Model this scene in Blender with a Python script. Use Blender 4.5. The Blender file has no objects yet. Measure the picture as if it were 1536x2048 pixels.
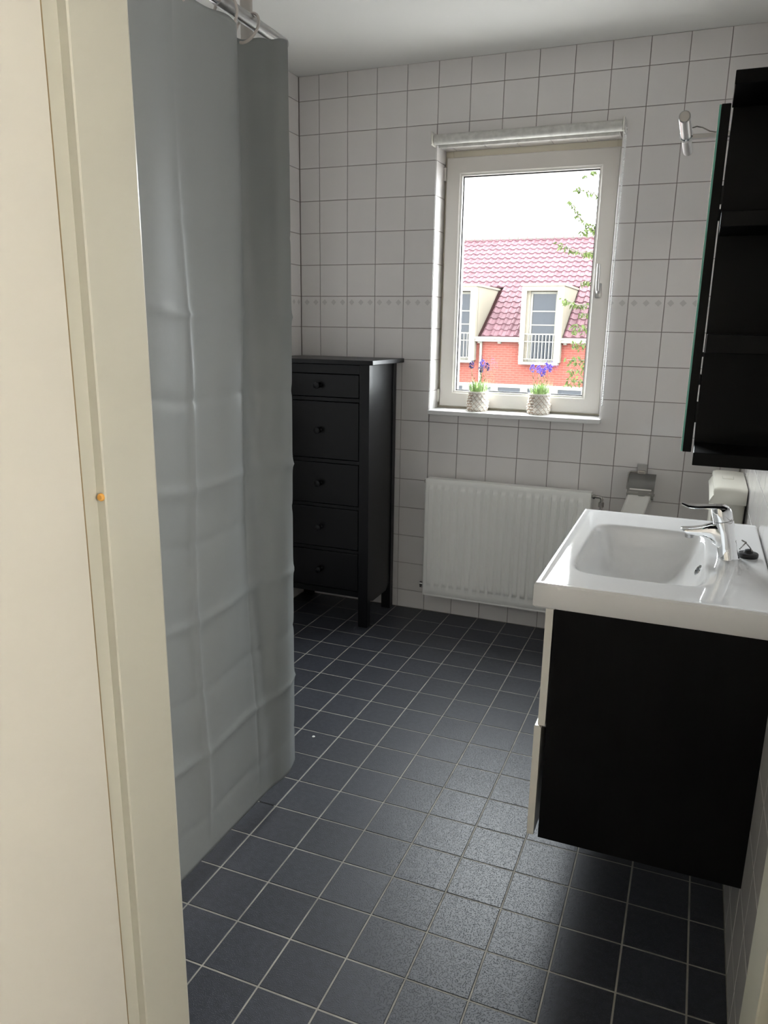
import bpy, bmesh, math, random
from mathutils import Vector, Matrix

random.seed(7)
SC = bpy.context.scene
COL = SC.collection
PI = math.pi
R = math.radians

# ------------------------------------------------------------------ camera, sky, exposure
cam_d = bpy.data.cameras.new('camera')
cam = bpy.data.objects.new('camera', cam_d)
COL.objects.link(cam)
right = Vector((0.92656081, 0.37583536, 0.01525901))
down = Vector((0.10774673, -0.22632796, -0.9680735))
fwd = Vector((-0.36038272, 0.89862308, -0.25020165))
M = Matrix.Identity(4)
for i in range(3):
    M[i][0] = right[i]; M[i][1] = -down[i]; M[i][2] = -fwd[i]
M[0][3], M[1][3], M[2][3] = 1.82023, -3.60189, 1.44561
cam.matrix_world = M
cam_d.sensor_fit = 'AUTO'; cam_d.sensor_width = 36.0
cam_d.lens = 1522.5 * 36.0 / 2048
cam_d.shift_x = -(771.01 - 768) / 2048
cam_d.shift_y = (1048.47 - 1024) / 2048
cam_d.clip_start = 0.02; cam_d.clip_end = 500
SC.camera = cam

world = bpy.data.worlds.new('overcast_sky'); SC.world = world
world.use_nodes = True
bg = world.node_tree.nodes['Background']
bg.inputs[0].default_value = (0.93, 0.965, 1.0, 1)
bg.inputs[1].default_value = 15.0

SC.view_settings.view_transform = 'Standard'
SC.view_settings.look = 'None'
SC.view_settings.exposure = 1.22
SC.view_settings.gamma = 1.0
SC.view_settings.use_curve_mapping = False
SC.cycles.max_bounces = 14
SC.cycles.diffuse_bounces = 10
SC.cycles.glossy_bounces = 6
SC.cycles.transparent_max_bounces = 12
SC.cycles.sample_clamp_indirect = 20.0

# daylight sampling aid at the window opening (a portal gives no light of its own)
pl = bpy.data.lights.new('window_portal', 'AREA'); pl.shape = 'RECTANGLE'
pl.size = 0.82; pl.size_y = 1.2; pl.cycles.is_portal = True
po = bpy.data.objects.new('window_portal', pl); COL.objects.link(po)
po.location = (1.008, 0.30, 1.65); po.rotation_euler = (R(-90), 0, 0)

# ------------------------------------------------------------------ materials
MATS = {}
def mat(name, color=(0.8, 0.8, 0.8), rough=0.5, metal=0.0, spec=0.5, noise=None, bump=None, coat=0.0,
        var=0.0, subsurf=0.0, trans=0.0, emit=None, sheen=0.0):
    """noise=(scale, amount, stretch) colour mottling; bump=(kind, scale, strength, distance)"""
    if name in MATS: return MATS[name]
    m = bpy.data.materials.new(name); m.use_nodes = True
    nt = m.node_tree; b = nt.nodes['Principled BSDF']
    b.inputs['Base Color'].default_value = (*color, 1)
    b.inputs['Roughness'].default_value = rough
    b.inputs['Metallic'].default_value = metal
    b.inputs['Specular IOR Level'].default_value = spec
    b.inputs['Coat Weight'].default_value = coat
    b.inputs['Coat Roughness'].default_value = 0.05
    if trans: b.inputs['Transmission Weight'].default_value = trans
    if sheen: b.inputs['Sheen Weight'].default_value = sheen
    if emit:
        b.inputs['Emission Color'].default_value = (*emit[0], 1); b.inputs['Emission Strength'].default_value = emit[1]
    geo = nt.nodes.new('ShaderNodeNewGeometry')
    src = None
    if noise:
        sc, amt, st = noise
        mp = nt.nodes.new('ShaderNodeMapping'); mp.inputs['Scale'].default_value = st
        nz = nt.nodes.new('ShaderNodeTexNoise'); nz.inputs['Scale'].default_value = sc; nz.inputs['Detail'].default_value = 6
        nt.links.new(geo.outputs['Position'], mp.inputs[0]); nt.links.new(mp.outputs[0], nz.inputs['Vector'])
        mr = nt.nodes.new('ShaderNodeMapRange'); mr.inputs['From Min'].default_value = 0.25; mr.inputs['From Max'].default_value = 0.75
        mr.inputs['To Min'].default_value = 1 - amt; mr.inputs['To Max'].default_value = 1 + amt
        nt.links.new(nz.outputs[0], mr.inputs['Value']); src = mr.outputs[0]
    if var:
        oi = nt.nodes.new('ShaderNodeObjectInfo')
        mr2 = nt.nodes.new('ShaderNodeMapRange'); mr2.inputs['To Min'].default_value = 1 - var; mr2.inputs['To Max'].default_value = 1 + var
        nt.links.new(oi.outputs['Random'], mr2.inputs['Value'])
        if src:
            mu = nt.nodes.new('ShaderNodeMath'); mu.operation = 'MULTIPLY'
            nt.links.new(src, mu.inputs[0]); nt.links.new(mr2.outputs[0], mu.inputs[1]); src = mu.outputs[0]
        else: src = mr2.outputs[0]
    if src:
        vm = nt.nodes.new('ShaderNodeVectorMath'); vm.operation = 'SCALE'
        vm.inputs[0].default_value = color; nt.links.new(src, vm.inputs['Scale'])
        nt.links.new(vm.outputs[0], b.inputs['Base Color'])
    if bump:
        kind, sc, strength, dist = bump
        if kind == 'noise':
            t = nt.nodes.new('ShaderNodeTexNoise'); t.inputs['Scale'].default_value = sc; t.inputs['Detail'].default_value = 3
            out = t.outputs[0]
        else:
            t = nt.nodes.new('ShaderNodeTexVoronoi'); t.feature = 'F1'; t.inputs['Scale'].default_value = sc; out = t.outputs['Distance']
        nt.links.new(geo.outputs['Position'], t.inputs['Vector'])
        bp = nt.nodes.new('ShaderNodeBump'); bp.inputs['Strength'].default_value = strength; bp.inputs['Distance'].default_value = dist; bp.invert = kind == 'dots'
        if kind == 'dots':
            rm = nt.nodes.new('ShaderNodeMapRange'); rm.interpolation_type = 'SMOOTHSTEP'
            rm.inputs['From Min'].default_value = 0.12; rm.inputs['From Max'].default_value = 0.42
            nt.links.new(out, rm.inputs['Value']); out = rm.outputs[0]
        nt.links.new(out, bp.inputs['Height']); nt.links.new(bp.outputs[0], b.inputs['Normal'])
    MATS[name] = m
    return m

WT = (0.745, 0.72, 0.71)
mat('wall_tile', WT, 0.055, spec=0.5, var=0.02, bump=('noise', 9, 0.03, 0.01))
mat('wall_grout', (0.30, 0.265, 0.25), 0.9)
mat('floor_tile', (0.034, 0.037, 0.048), 0.435, spec=0.5, var=0.10, noise=(60, 0.25, (1, 1, 1)), bump=('dots', 320, 0.5, 0.0009))
mat('floor_grout', (0.34, 0.325, 0.29), 0.9, noise=(14, 0.3, (1, 1, 1)))
mat('ceiling_paint', (0.8, 0.795, 0.77), 0.8)
mat('plaster', (0.84, 0.82, 0.79), 0.85)
mat('cream_paint', (0.47, 0.46, 0.385), 0.30, spec=0.5)
mat('door_paint', (0.57, 0.55, 0.48), 0.24, spec=0.5)
mat('dark_seam', (0.25, 0.18, 0.09), 0.7)
mat('window_white', (0.62, 0.59, 0.55), 0.32)
mat('frame_cream', (0.80, 0.75, 0.62), 0.35)
mat('gasket', (0.02, 0.02, 0.022), 0.6)
mat('sill_stone', (0.80, 0.80, 0.79), 0.25)
mat('chrome', (0.86, 0.87, 0.88), 0.06, metal=1.0)
mat('brushed_steel', (0.46, 0.455, 0.45), 0.30, metal=1.0)
mat('dark_steel', (0.24, 0.235, 0.23), 0.32, metal=1.0)
mat('dark_chrome', (0.42, 0.40, 0.38), 0.22, metal=1.0)
mat('black_wood', (0.0030, 0.0030, 0.0041), 0.34, spec=0.32, noise=(6, 0.25, (18, 18, 1)))
mat('black_brown', (0.0028, 0.0025, 0.0025), 0.5, spec=0.15, noise=(8, 0.35, (14, 14, 0.8)))
mat('cabinet_black', (0.0010, 0.0010, 0.0013), 0.42, spec=0.14)
mat('gloss_white', (0.80, 0.78, 0.72), 0.18)
mat('ceramic', (0.88, 0.88, 0.88), 0.05, spec=0.55, coat=0.3, bump=('noise', 22, 0.05, 0.004))
mat('cistern_plastic', (0.80, 0.78, 0.69), 0.25)
mat('radiator_paint', (0.88, 0.88, 0.85), 0.30)
mat('mirror', (0.9, 0.92, 0.91), 0.01, metal=1.0)
mat('glass_edge', (0.10, 0.42, 0.35), 0.15, spec=0.6)
mat('rubber', (0.012, 0.012, 0.013), 0.5)
mat('paper', (0.82, 0.80, 0.77), 0.9, bump=('noise', 160, 0.2, 0.002))
mat('ring_plastic', (0.62, 0.57, 0.53), 0.4)
mat('blind_fabric', (0.60, 0.59, 0.56), 0.75, noise=(42, 0.16, (1, 1, 1)))
mat('bead', (0.80, 0.80, 0.80), 0.25, spec=0.6)
mat('orange_plug', (0.62, 0.31, 0.06), 0.5)
mat('pipe_paint', (0.50, 0.475, 0.445), 0.5)
mat('strand_pale', (0.78, 0.74, 0.68), 0.8, noise=(90, 0.15, (1, 1, 1)))
mat('strand_brown', (0.4050, 0.3080, 0.2400), 0.8, noise=(90, 0.3, (1, 1, 1)))
mat('leaf_green', (0.36, 0.48, 0.22), 0.6, noise=(40, 0.4, (1, 1, 1)))
mat('stem_green', (0.17, 0.26, 0.09), 0.6)
mat('flower_purple', (0.22, 0.15, 0.62), 0.7, noise=(120, 0.4, (1, 1, 1)))
mat('flower_dark', (0.085, 0.05, 0.20), 0.7, noise=(120, 0.4, (1, 1, 1)))
mat('brick', (0.1, 0.03, 0.02), 0.85, spec=0.0)
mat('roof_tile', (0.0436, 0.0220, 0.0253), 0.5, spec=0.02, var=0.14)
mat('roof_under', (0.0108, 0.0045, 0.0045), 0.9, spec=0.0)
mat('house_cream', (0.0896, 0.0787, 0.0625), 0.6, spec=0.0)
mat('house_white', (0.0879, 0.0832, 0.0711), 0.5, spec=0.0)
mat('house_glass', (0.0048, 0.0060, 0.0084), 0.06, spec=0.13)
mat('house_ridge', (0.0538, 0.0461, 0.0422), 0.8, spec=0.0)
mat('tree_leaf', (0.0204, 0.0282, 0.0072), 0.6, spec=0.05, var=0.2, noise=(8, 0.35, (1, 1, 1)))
mat('bark', (0.03, 0.024, 0.018), 0.9)
mat('street', (0.22, 0.21, 0.20), 0.9, spec=0.1)
mat('black_hole', (0.004, 0.004, 0.004), 0.9)
mat('speck', (0.8, 0.8, 0.78), 0.6)
mat('fill_glow', (1, 0.95, 0.86), 0.4, emit=((1.0, 0.97, 0.92), 42.0))  # glow of the fill globe added in the hall

def decor_mat():
    m = mat('wall_tile_decor', WT, 0.10, var=0.0)
    nt = m.node_tree; b = nt.nodes['Principled BSDF']
    tc = nt.nodes.new('ShaderNodeTexCoord'); sp = nt.nodes.new('ShaderNodeSeparateXYZ')
    nt.links.new(tc.outputs['Object'], sp.inputs[0])
    def mth(op, a, c=None, val=None):
        n = nt.nodes.new('ShaderNodeMath'); n.operation = op
        nt.links.new(a, n.inputs[0])
        if c is not None: nt.links.new(c, n.inputs[1])
        elif val is not None: n.inputs[1].default_value = val
        return n.outputs[0]
    xs = mth('ADD', sp.outputs[0], val=0.075 + 0.15)       # tile spans -.075..+.075
    xm = mth('ABSOLUTE', mth('SUBTRACT', mth('MODULO', xs, val=0.05), val=0.025))
    ym = mth('ABSOLUTE', mth('SUBTRACT', sp.outputs[1], val=0.046))
    d = mth('ADD', xm, ym)
    inside = mth('LESS_THAN', d, val=0.0145)
    mx = nt.nodes.new('ShaderNodeMix'); mx.data_type = 'RGBA'
    nt.links.new(inside, mx.inputs['Factor'])
    mx.inputs[6].default_value = (*WT, 1); mx.inputs[7].default_value = (WT[0] * .80, WT[1] * .80, WT[2] * .80, 1)
    nt.links.new(mx.outputs[2], b.inputs['Base Color'])
    return m
decor_mat()

def brick_mat():
    m = MATS['brick']; nt = m.node_tree; b = nt.nodes['Principled BSDF']
    tc = nt.nodes.new('ShaderNodeNewGeometry'); mp = nt.nodes.new('ShaderNodeMapping')
    mp.inputs['Rotation'].default_value = (R(90), 0, 0)
    br = nt.nodes.new('ShaderNodeTexBrick')
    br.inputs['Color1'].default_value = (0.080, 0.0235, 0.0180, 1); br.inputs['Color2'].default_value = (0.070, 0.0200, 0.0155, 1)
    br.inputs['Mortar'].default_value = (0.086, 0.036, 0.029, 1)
    br.inputs['Scale'].default_value = 1.0; br.inputs['Brick Width'].default_value = 0.22; br.inputs['Row Height'].default_value = 0.075
    br.inputs['Mortar Size'].default_value = 0.008
    nt.links.new(tc.outputs['Position'], mp.inputs[0]); nt.links.new(mp.outputs[0], br.inputs['Vector'])
    nt.links.new(br.outputs[0], b.inputs['Base Color'])
brick_mat()

def glass_mat():
    m = bpy.data.materials.new('window_glass'); m.use_nodes = True
    nt = m.node_tree; nt.nodes.clear()
    out = nt.nodes.new('ShaderNodeOutputMaterial'); mix = nt.nodes.new('ShaderNodeMixShader')
    tr = nt.nodes.new('ShaderNodeBsdfTransparent'); tr.inputs[0].default_value = (0.97, 0.985, 0.98, 1)
    gl = nt.nodes.new('ShaderNodeBsdfGlossy'); gl.inputs['Roughness'].default_value = 0.0
    fr = nt.nodes.new('ShaderNodeFresnel')
    ge = nt.nodes.new('ShaderNodeNewGeometry'); mr = nt.nodes.new('ShaderNodeMapRange')      # same reflectance on both faces of the pane
    mr.inputs['To Min'].default_value = 1.45; mr.inputs['To Max'].default_value = 1 / 1.45
    nt.links.new(ge.outputs['Backfacing'], mr.inputs['Value']); nt.links.new(mr.outputs[0], fr.inputs['IOR'])
    nt.links.new(fr.outputs[0], mix.inputs[0]); nt.links.new(tr.outputs[0], mix.inputs[1]); nt.links.new(gl.outputs[0], mix.inputs[2])
    nt.links.new(mix.outputs[0], out.inputs[0]); MATS['window_glass'] = m
glass_mat()

def curtain_mat():
    m = mat('curtain_vinyl', (0.335, 0.357, 0.357), 0.42, spec=0.35, bump=('noise', 30, 0.05, 0.01))
    nt = m.node_tree; b = nt.nodes['Principled BSDF']; out = nt.nodes['Material Output']
    tl = nt.nodes.new('ShaderNodeBsdfTranslucent'); tl.inputs[0].default_value = (0.40, 0.43, 0.43, 1)
    mx = nt.nodes.new('ShaderNodeMixShader'); mx.inputs[0].default_value = 0.15
    nt.links.new(b.outputs[0], mx.inputs[1]); nt.links.new(tl.outputs[0], mx.inputs[2]); nt.links.new(mx.outputs[0], out.inputs[0])
curtain_mat()

# ------------------------------------------------------------------ mesh helpers
def new_bm(): return bmesh.new()

def absorb(bm, src, mi=0):
    vm = {v: bm.verts.new(v.co) for v in src.verts}
    for f in src.faces:
        try:
            nf = bm.faces.new([vm[v] for v in f.verts]); nf.material_index = mi
        except ValueError: pass
    src.free()

def box(bm, x0, x1, y0, y1, z0, z1, bev=0.0, seg=2, mi=0):
    t = bmesh.new()
    bmesh.ops.create_cube(t, size=1)
    for v in t.verts:
        v.co = ((x0 + x1) / 2 + v.co.x * (x1 - x0), (y0 + y1) / 2 + v.co.y * (y1 - y0), (z0 + z1) / 2 + v.co.z * (z1 - z0))
    if bev > 0:
        bmesh.ops.bevel(t, geom=list(t.edges), offset=bev, segments=seg, affect='EDGES', profile=0.6)
    absorb(bm, t, mi)
    return bm

def frame_of(d):
    d = Vector(d).normalized()
    a = Vector((0, 0, 1)) if abs(d.z) < 0.9 else Vector((1, 0, 0))
    u = d.cross(a).normalized(); w = u.cross(d).normalized()
    return d, u, w

def tube(bm, pts, rad, n=10, cap=True, mi=0, closed=False):
    """sweep a circle (rad number or list) along pts"""
    pts = [Vector(p) for p in pts]; rings = []
    N = len(pts)
    prev_u = None
    for i, p in enumerate(pts):
        if closed: d = pts[(i + 1) % N] - pts[i - 1]
        else: d = pts[min(i + 1, N - 1)] - pts[max(i - 1, 0)]
        d, u, w = frame_of(d)
        if prev_u is not None:
            u = (prev_u - d * prev_u.dot(d)).normalized(); w = d.cross(u) * 1.0
            w = u.cross(d)
        prev_u = u
        r = rad[i] if isinstance(rad, (list, tuple)) else rad
        rings.append([bm.verts.new(p + (u * math.cos(2 * PI * k / n) + w * math.sin(2 * PI * k / n)) * r) for k in range(n)])
    m = N if closed else N - 1
    for i in range(m):
        a, b = rings[i], rings[(i + 1) % N]
        for k in range(n):
            f = bm.faces.new((a[k], a[(k + 1) % n], b[(k + 1) % n], b[k])); f.material_index = mi
    if cap and not closed:
        f = bm.faces.new(list(reversed(rings[0]))); f.material_index = mi
        f = bm.faces.new(rings[-1]); f.material_index = mi
    return bm

def lathe(bm, prof, c, n=24, mi=0, cap0=True, cap1=True, axis='z'):
    """prof list of (r, h) along the axis from centre c"""
    rings = []
    for r, h in prof:
        ring = []
        for k in range(n):
            a = 2 * PI * k / n
            if axis == 'z': p = (c[0] + r * math.cos(a), c[1] + r * math.sin(a), c[2] + h)
            elif axis == 'y': p = (c[0] + r * math.cos(a), c[1] + h, c[2] + r * math.sin(a))
            else: p = (c[0] + h, c[1] + r * math.cos(a), c[2] + r * math.sin(a))
            ring.append(bm.verts.new(p))
        rings.append(ring)
    for i in range(len(rings) - 1):
        for k in range(n):
            f = bm.faces.new((rings[i][k], rings[i][(k + 1) % n], rings[i + 1][(k + 1) % n], rings[i + 1][k])); f.material_index = mi
    if cap0: bm.faces.new(list(reversed(rings[0]))).material_index = mi
    if cap1: bm.faces.new(rings[-1]).material_index = mi
    return bm

def loft(bm, rings, cap=True, mi=0):
    vr = [[bm.verts.new(p) for p in r] for r in rings]; n = len(rings[0])
    for a, b in zip(vr[:-1], vr[1:]):
        for k in range(n):
            bm.faces.new((a[k], a[(k + 1) % n], b[(k + 1) % n], b[k])).material_index = mi
    if cap:
        bm.faces.new(list(reversed(vr[0]))).material_index = mi; bm.faces.new(vr[-1]).material_index = mi
    return bm

def prism(bm, poly, a0, a1, axis='x', mi=0):
    """poly in the other two coordinates, extruded along axis a0..a1"""
    def P(p, t):
        if axis == 'x': return (t, p[0], p[1])
        if axis == 'y': return (p[0], t, p[1])
        return (p[0], p[1], t)
    A = [bm.verts.new(P(p, a0)) for p in poly]; B = [bm.verts.new(P(p, a1)) for p in poly]; n = len(poly)
    for k in range(n): bm.faces.new((A[k], A[(k + 1) % n], B[(k + 1) % n], B[k])).material_index = mi
    bm.faces.new(list(reversed(A))).material_index = mi; bm.faces.new(B).material_index = mi
    return bm

def mesh_of(bm, name, mats, smooth=False, angle=35):
    bmesh.ops.recalc_face_normals(bm, faces=list(bm.faces))
    me = bpy.data.meshes.new(name); bm.to_mesh(me); bm.free()
    for m in (mats if isinstance(mats, (list, tuple)) else [mats]): me.materials.append(MATS[m])
    if smooth:
        me.shade_smooth()
        me.set_sharp_from_angle(angle=R(angle))
    return me

def off_of(parent):
    o = Vector((0, 0, 0)); p = parent
    while p is not None:
        o += Vector(p.location); p = p.parent
    return o

def obj(name, bm, mats, parent=None, smooth=False, angle=35, base=None):
    """link a bmesh (in world coordinates) as one mesh object, with its origin at base or under its parent"""
    o0 = off_of(parent) if parent else Vector(base or (0, 0, 0))
    if o0.length: bmesh.ops.translate(bm, verts=list(bm.verts), vec=-o0)
    me = mesh_of(bm, name, mats, smooth, angle)
    o = bpy.data.objects.new(name, me); COL.objects.link(o)
    if parent: o.parent = parent
    else: o.location = o0
    return o

def tag(o, label=None, cat=None, group=None, kind=None):
    if label: o['label'] = label
    if cat: o['category'] = cat
    if group: o['group'] = group
    if kind: o['kind'] = kind
    return o

def thing(name, label, cat, loc, group=None):
    o = bpy.data.objects.new(name, None); COL.objects.link(o); o.location = loc; o.empty_display_size = 0.1
    return tag(o, label, cat, group)

def B(*a, **k): return box(new_bm(), *a, **k)

# ------------------------------------------------------------------ room dimensions
XL, XR, YF, ZC = -0.11, 2.03, -2.70, 2.60
T = 0.15
ROW0, TH = 0.0965 - 0.1497, 0.1497        # wall joint heights: ROW0 + k*TH
WX0, WX1, WZ0, WZ1 = 0.597, 1.42, 1.045, 2.256   # window opening
FX0, FY0 = -0.0044, 0.0009

def inset(poly, d):
    n = len(poly); out = []
    for i in range(n):
        p0, p1, p2 = Vector(poly[i - 1]), Vector(poly[i]), Vector(poly[(i + 1) % n])
        e1 = (p1 - p0).normalized(); e2 = (p2 - p1).normalized()
        n1 = Vector((-e1.y, e1.x)); n2 = Vector((-e2.y, e2.x))
        out.append(tuple(p1 + (n1 + n2) * (d / (1 + n1.dot(n2)))))
    return out

def tile_into(bm, poly, thick, bev, xf=None):
    """poly counter-clockwise in the local plane, thickness along +local z"""
    xf = xf or (lambda p: p)
    i1 = inset(poly, bev)
    a = [bm.verts.new(xf((x, y, -0.004))) for x, y in poly]
    b = [bm.verts.new(xf((x, y, thick - bev * .6))) for x, y in poly]
    c = [bm.verts.new(xf((x, y, thick))) for x, y in i1]
    n = len(poly)
    for k in range(n):
        j = (k + 1) % n
        bm.faces.new((a[k], a[j], b[j], b[k])); bm.faces.new((b[k], b[j], c[j], c[k]))
    bm.faces.new(c)

def tile_field(parent, rects, rot, origin, thick, bev, material, full, solo, name='tile', decor=None):
    """rects: list of polygons in the wall's own plane coordinates (u, v). Each is its own tile object
    (solo(poly) true) or joined into one mass."""
    shared = {}
    mass = None
    Mr = rot
    for poly, kind in rects:
        us = [p[0] for p in poly]; vs = [p[1] for p in poly]
        cu, cv = (min(us) + max(us)) / 2, (min(vs) + max(vs)) / 2
        if kind is not None: cu, cv = kind
        local = [(u - cu, v - cv) for u, v in poly]
        m = material
        if decor and decor(poly): m = 'wall_tile_decor'
        if solo(poly):
            key = (tuple((round(x, 4), round(y, 4)) for x, y in local), m)
            me = shared.get(key)
            if me is None:
                bm = new_bm(); tile_into(bm, local, thick, bev)
                bm.normal_update()
                me = bpy.data.meshes.new(name); bm.to_mesh(me); bm.free(); me.materials.append(MATS[m]); shared[key] = me
            o = bpy.data.objects.new(name, me); COL.objects.link(o); o.parent = parent
            wl = Vector(origin) + Mr @ Vector((cu, cv, 0)) - off_of(parent)
            jit = Matrix.Rotation(R(random.uniform(-.12, .12)), 3, 'X') @ Matrix.Rotation(R(random.uniform(-.12, .12)), 3, 'Y')
            o.matrix_local = Matrix.Translation(wl) @ (Mr @ jit).to_4x4()
        else:
            if mass is None: mass = new_bm()
            tile_into(mass, poly, thick, bev, lambda p: tuple(Vector(origin) + Mr @ Vector(p)))
    if mass is not None:
        o = obj(name + '_field', mass, material, parent); o['kind'] = 'stuff'

ROT_BACK = Matrix(((1, 0, 0), (0, 0, -1), (0, 1, 0)))        # u=+X, v=+Z, out=-Y
ROT_FLOOR = Matrix.Identity(3)
ROT_RIGHT = Matrix(((0, 0, -1), (-1, 0, 0), (0, 1, 0)))      # u=-Y, v=+Z, out=-X
ROT_LEFT = Matrix(((0, 0, 1), (1, 0, 0), (0, 1, 0)))         # u=+Y, v=+Z, out=+X

# ------------------------------------------------------------------ setting: floor
bm = B(XL - .1, XR + .1, YF - .14, 0.02, -0.12, -0.0011)
floor = tag(obj('floor', bm, 'floor_grout'), 'dark grey square floor tiles with pale grout joints', None, None, 'structure')
g = 0.0021
rects = []
for i in range(-1, 15):
    for j in range(0, 19):
        u0, u1 = max(FX0 + i * T, XL), min(FX0 + (i + 1) * T, XR)
        v1, v0 = min(-(FY0 + j * T), 0), max(-(FY0 + (j + 1) * T), YF - .1)
        if u1 - u0 < .02 or v1 - v0 < .02: continue
        rects.append(([(u0 + g, v0 + g), (u1 - g, v0 + g), (u1 - g, v1 - g), (u0 + g, v1 - g)], None))
tile_field(floor, rects, ROT_FLOOR, (0, 0, -0.001), 0.001, 0.0012, 'floor_tile', None, lambda p: True)
gp = obj('grout_gap', B(0.688, 0.738, -1.8035, -1.7995, -0.004, 0.0003), 'black_hole', floor)
gp['label'] = 'black gap where the grout has fallen out'

# ceiling
tag(obj('ceiling', B(XL - .1, XR + .1, YF - .14, 0.3, ZC, ZC + .12), 'ceiling_paint'), 'plain white painted ceiling', None, None, 'structure')

# ------------------------------------------------------------------ back wall with the window opening
bm = new_bm()
yb0, yb1 = 0.004, 0.30
box(bm, XL - .1, WX0, yb0, yb1, -.1, ZC + .1); box(bm, WX1, XR + .1, yb0, yb1, -.1, ZC + .1)
box(bm, WX0, WX1, yb0, yb1, -.1, WZ0); box(bm, WX0, WX1, yb0, yb1, WZ1, ZC + .1)
wall_back = tag(obj('wall_back', bm, 'wall_grout'), 'white tiled wall around the window', None, None, 'structure')

def clip_poly(u0, u1, v0, v1, gp):
    """the tile minus the window opening, as polygons with the grout gap taken off"""
    r = (u0 + gp, u1 - gp, v0 + gp, v1 - gp)
    ox0, ox1, oz0, oz1 = WX0, WX1, WZ0, WZ1
    a0, a1, b0, b1 = r
    if a1 <= ox0 or a0 >= ox1 or b1 <= oz0 or b0 >= oz1:
        return [[(a0, b0), (a1, b0), (a1, b1), (a0, b1)]]
    cu = a0 >= ox0 - .004 and a1 <= ox1 + .004
    cv = b0 >= oz0 - .004 and b1 <= oz1 + .004
    if cu and cv: return []
    if cv:
        if a0 < ox0: a1 = ox0
        else: a0 = ox1
        return [[(a0, b0), (a1, b0), (a1, b1), (a0, b1)]] if a1 - a0 > .006 else []
    if cu:
        if b0 < oz0: b1 = oz0
        else: b0 = oz1
        return [[(a0, b0), (a1, b0), (a1, b1), (a0, b1)]] if b1 - b0 > .006 else []
    right_side, top_side = a1 > ox1, b1 > oz1
    if right_side and top_side: return [[(ox1, b0), (a1, b0), (a1, b1), (a0, b1), (a0, oz1), (ox1, oz1)]]
    if right_side: return [[(a0, b0), (a1, b0), (a1, b1), (ox1, b1), (ox1, oz0), (a0, oz0)]]
    if top_side: return [[(a0, oz1), (ox0, oz1), (ox0, b0), (a0, b0)][::-1]]
    return [[(a0, b0), (a1, b0), (a1, oz0), (ox0, oz0), (ox0, b1), (a0, b1)]]

gw = 0.0014
rects = []
for i in range(-1, 14):
    for k in range(0, 19):
        u0, u1 = max(i * T, XL + .002), min((i + 1) * T, XR - .002)
        v0, v1 = max(ROW0 + k * TH, 0.0), min(ROW0 + (k + 1) * TH, ZC)
        if u1 - u0 < .012 or v1 - v0 < .012: continue
        if i == 3 and v1 > WZ0 and v0 < WZ1: u1 = WX0 + .0012
        for p in clip_poly(u0, u1, v0, v1, gw):
            rects.append((p, (i * T + .075, ROW0 + (k + .5) * TH)))
DECOR_K = 10
def is_decor(p):
    c = sum(q[1] for q in p) / len(p)
    return ROW0 + DECOR_K * TH < c < ROW0 + (DECOR_K + 1) * TH
tile_field(wall_back, rects, ROT_BACK, (0, 0.004, 0), 0.004, 0.0009, 'wall_tile', None, lambda p: True, decor=is_decor)

# tiles lining the window reveal
YR = 0.14
for k in range(6, 17):
    v0, v1 = max(ROW0 + k * TH, WZ0), min(ROW0 + (k + 1) * TH, WZ1)
    if v1 - v0 < .02: continue
    for rot, x in ((ROT_LEFT, WX0 - .0), (ROT_RIGHT, WX1 + .0)):
        uu = (0.004, YR) if rot is ROT_LEFT else (-YR, -0.004)
        tile_field(wall_back, [([(uu[0], v0 + gw), (uu[1], v0 + gw), (uu[1], v1 - gw), (uu[0], v1 - gw)], None)], rot, (x, 0, 0), 0.003, 0.0009,
                   'wall_tile', None, lambda p: True, name='reveal_tile')
ROT_DOWN = Matrix(((1, 0, 0), (0, -1, 0), (0, 0, -1)))
for i in range(3, 10):
    u0, u1 = max(i * T + .055, WX0), min((i + 1) * T + .055, WX1)
    if u1 - u0 < .02: continue
    tile_field(wall_back, [([(u0 + gw, -YR), (u1 - gw, -YR), (u1 - gw, -.004), (u0 + gw, -.004)], None)], ROT_DOWN, (0, 0, WZ1), 0.003, 0.0009,
               'wall_tile', None, lambda p: True, name='reveal_tile')

# ------------------------------------------------------------------ side walls
wall_right = tag(obj('wall_right', B(XR + .004, XR + .12, YF - .14, 0.02, -.1, ZC + .1), 'wall_grout'), 'white tiled wall behind washbasin and toilet', None, None, 'structure')
wall_left = tag(obj('wall_left', B(XL - .12, XL - .004, YF - .14, 0.02, -.1, ZC + .1), 'wall_grout'), 'white tiled wall of the shower corner', None, None, 'structure')
rr, rl = [], []
for i in range(0, 19):
    for k in range(0, 19):
        v0, v1 = max(ROW0 + k * TH, 0.0), min(ROW0 + (k + 1) * TH, ZC)
        u0, u1 = i * T, min((i + 1) * T, -YF - .001)
        if u1 - u0 < .02 or v1 - v0 < .012: continue
        q = [(u0 + gw, v0 + gw), (u1 - gw, v0 + gw), (u1 - gw, v1 - gw), (u0 + gw, v1 - gw)]
        rr.append((q, ((i + .5) * T, ROW0 + (k + .5) * TH)))
        rl.append(([(-u1 + gw, v0 + gw), (-u0 - gw, v0 + gw), (-u0 - gw, v1 - gw), (-u1 + gw, v1 - gw)], (-(i + .5) * T, ROW0 + (k + .5) * TH)))
tile_field(wall_right, rr, ROT_RIGHT, (XR + .004, 0, 0), 0.004, 0.0009, 'wall_tile', None, lambda p: p[2][1] < 1.36, decor=is_decor)
tile_field(wall_left, rl, ROT_LEFT, (XL - .004, 0, 0), 0.004, 0.0009, 'wall_tile', None, lambda p: p[0][0] > -0.78, decor=is_decor)

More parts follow.
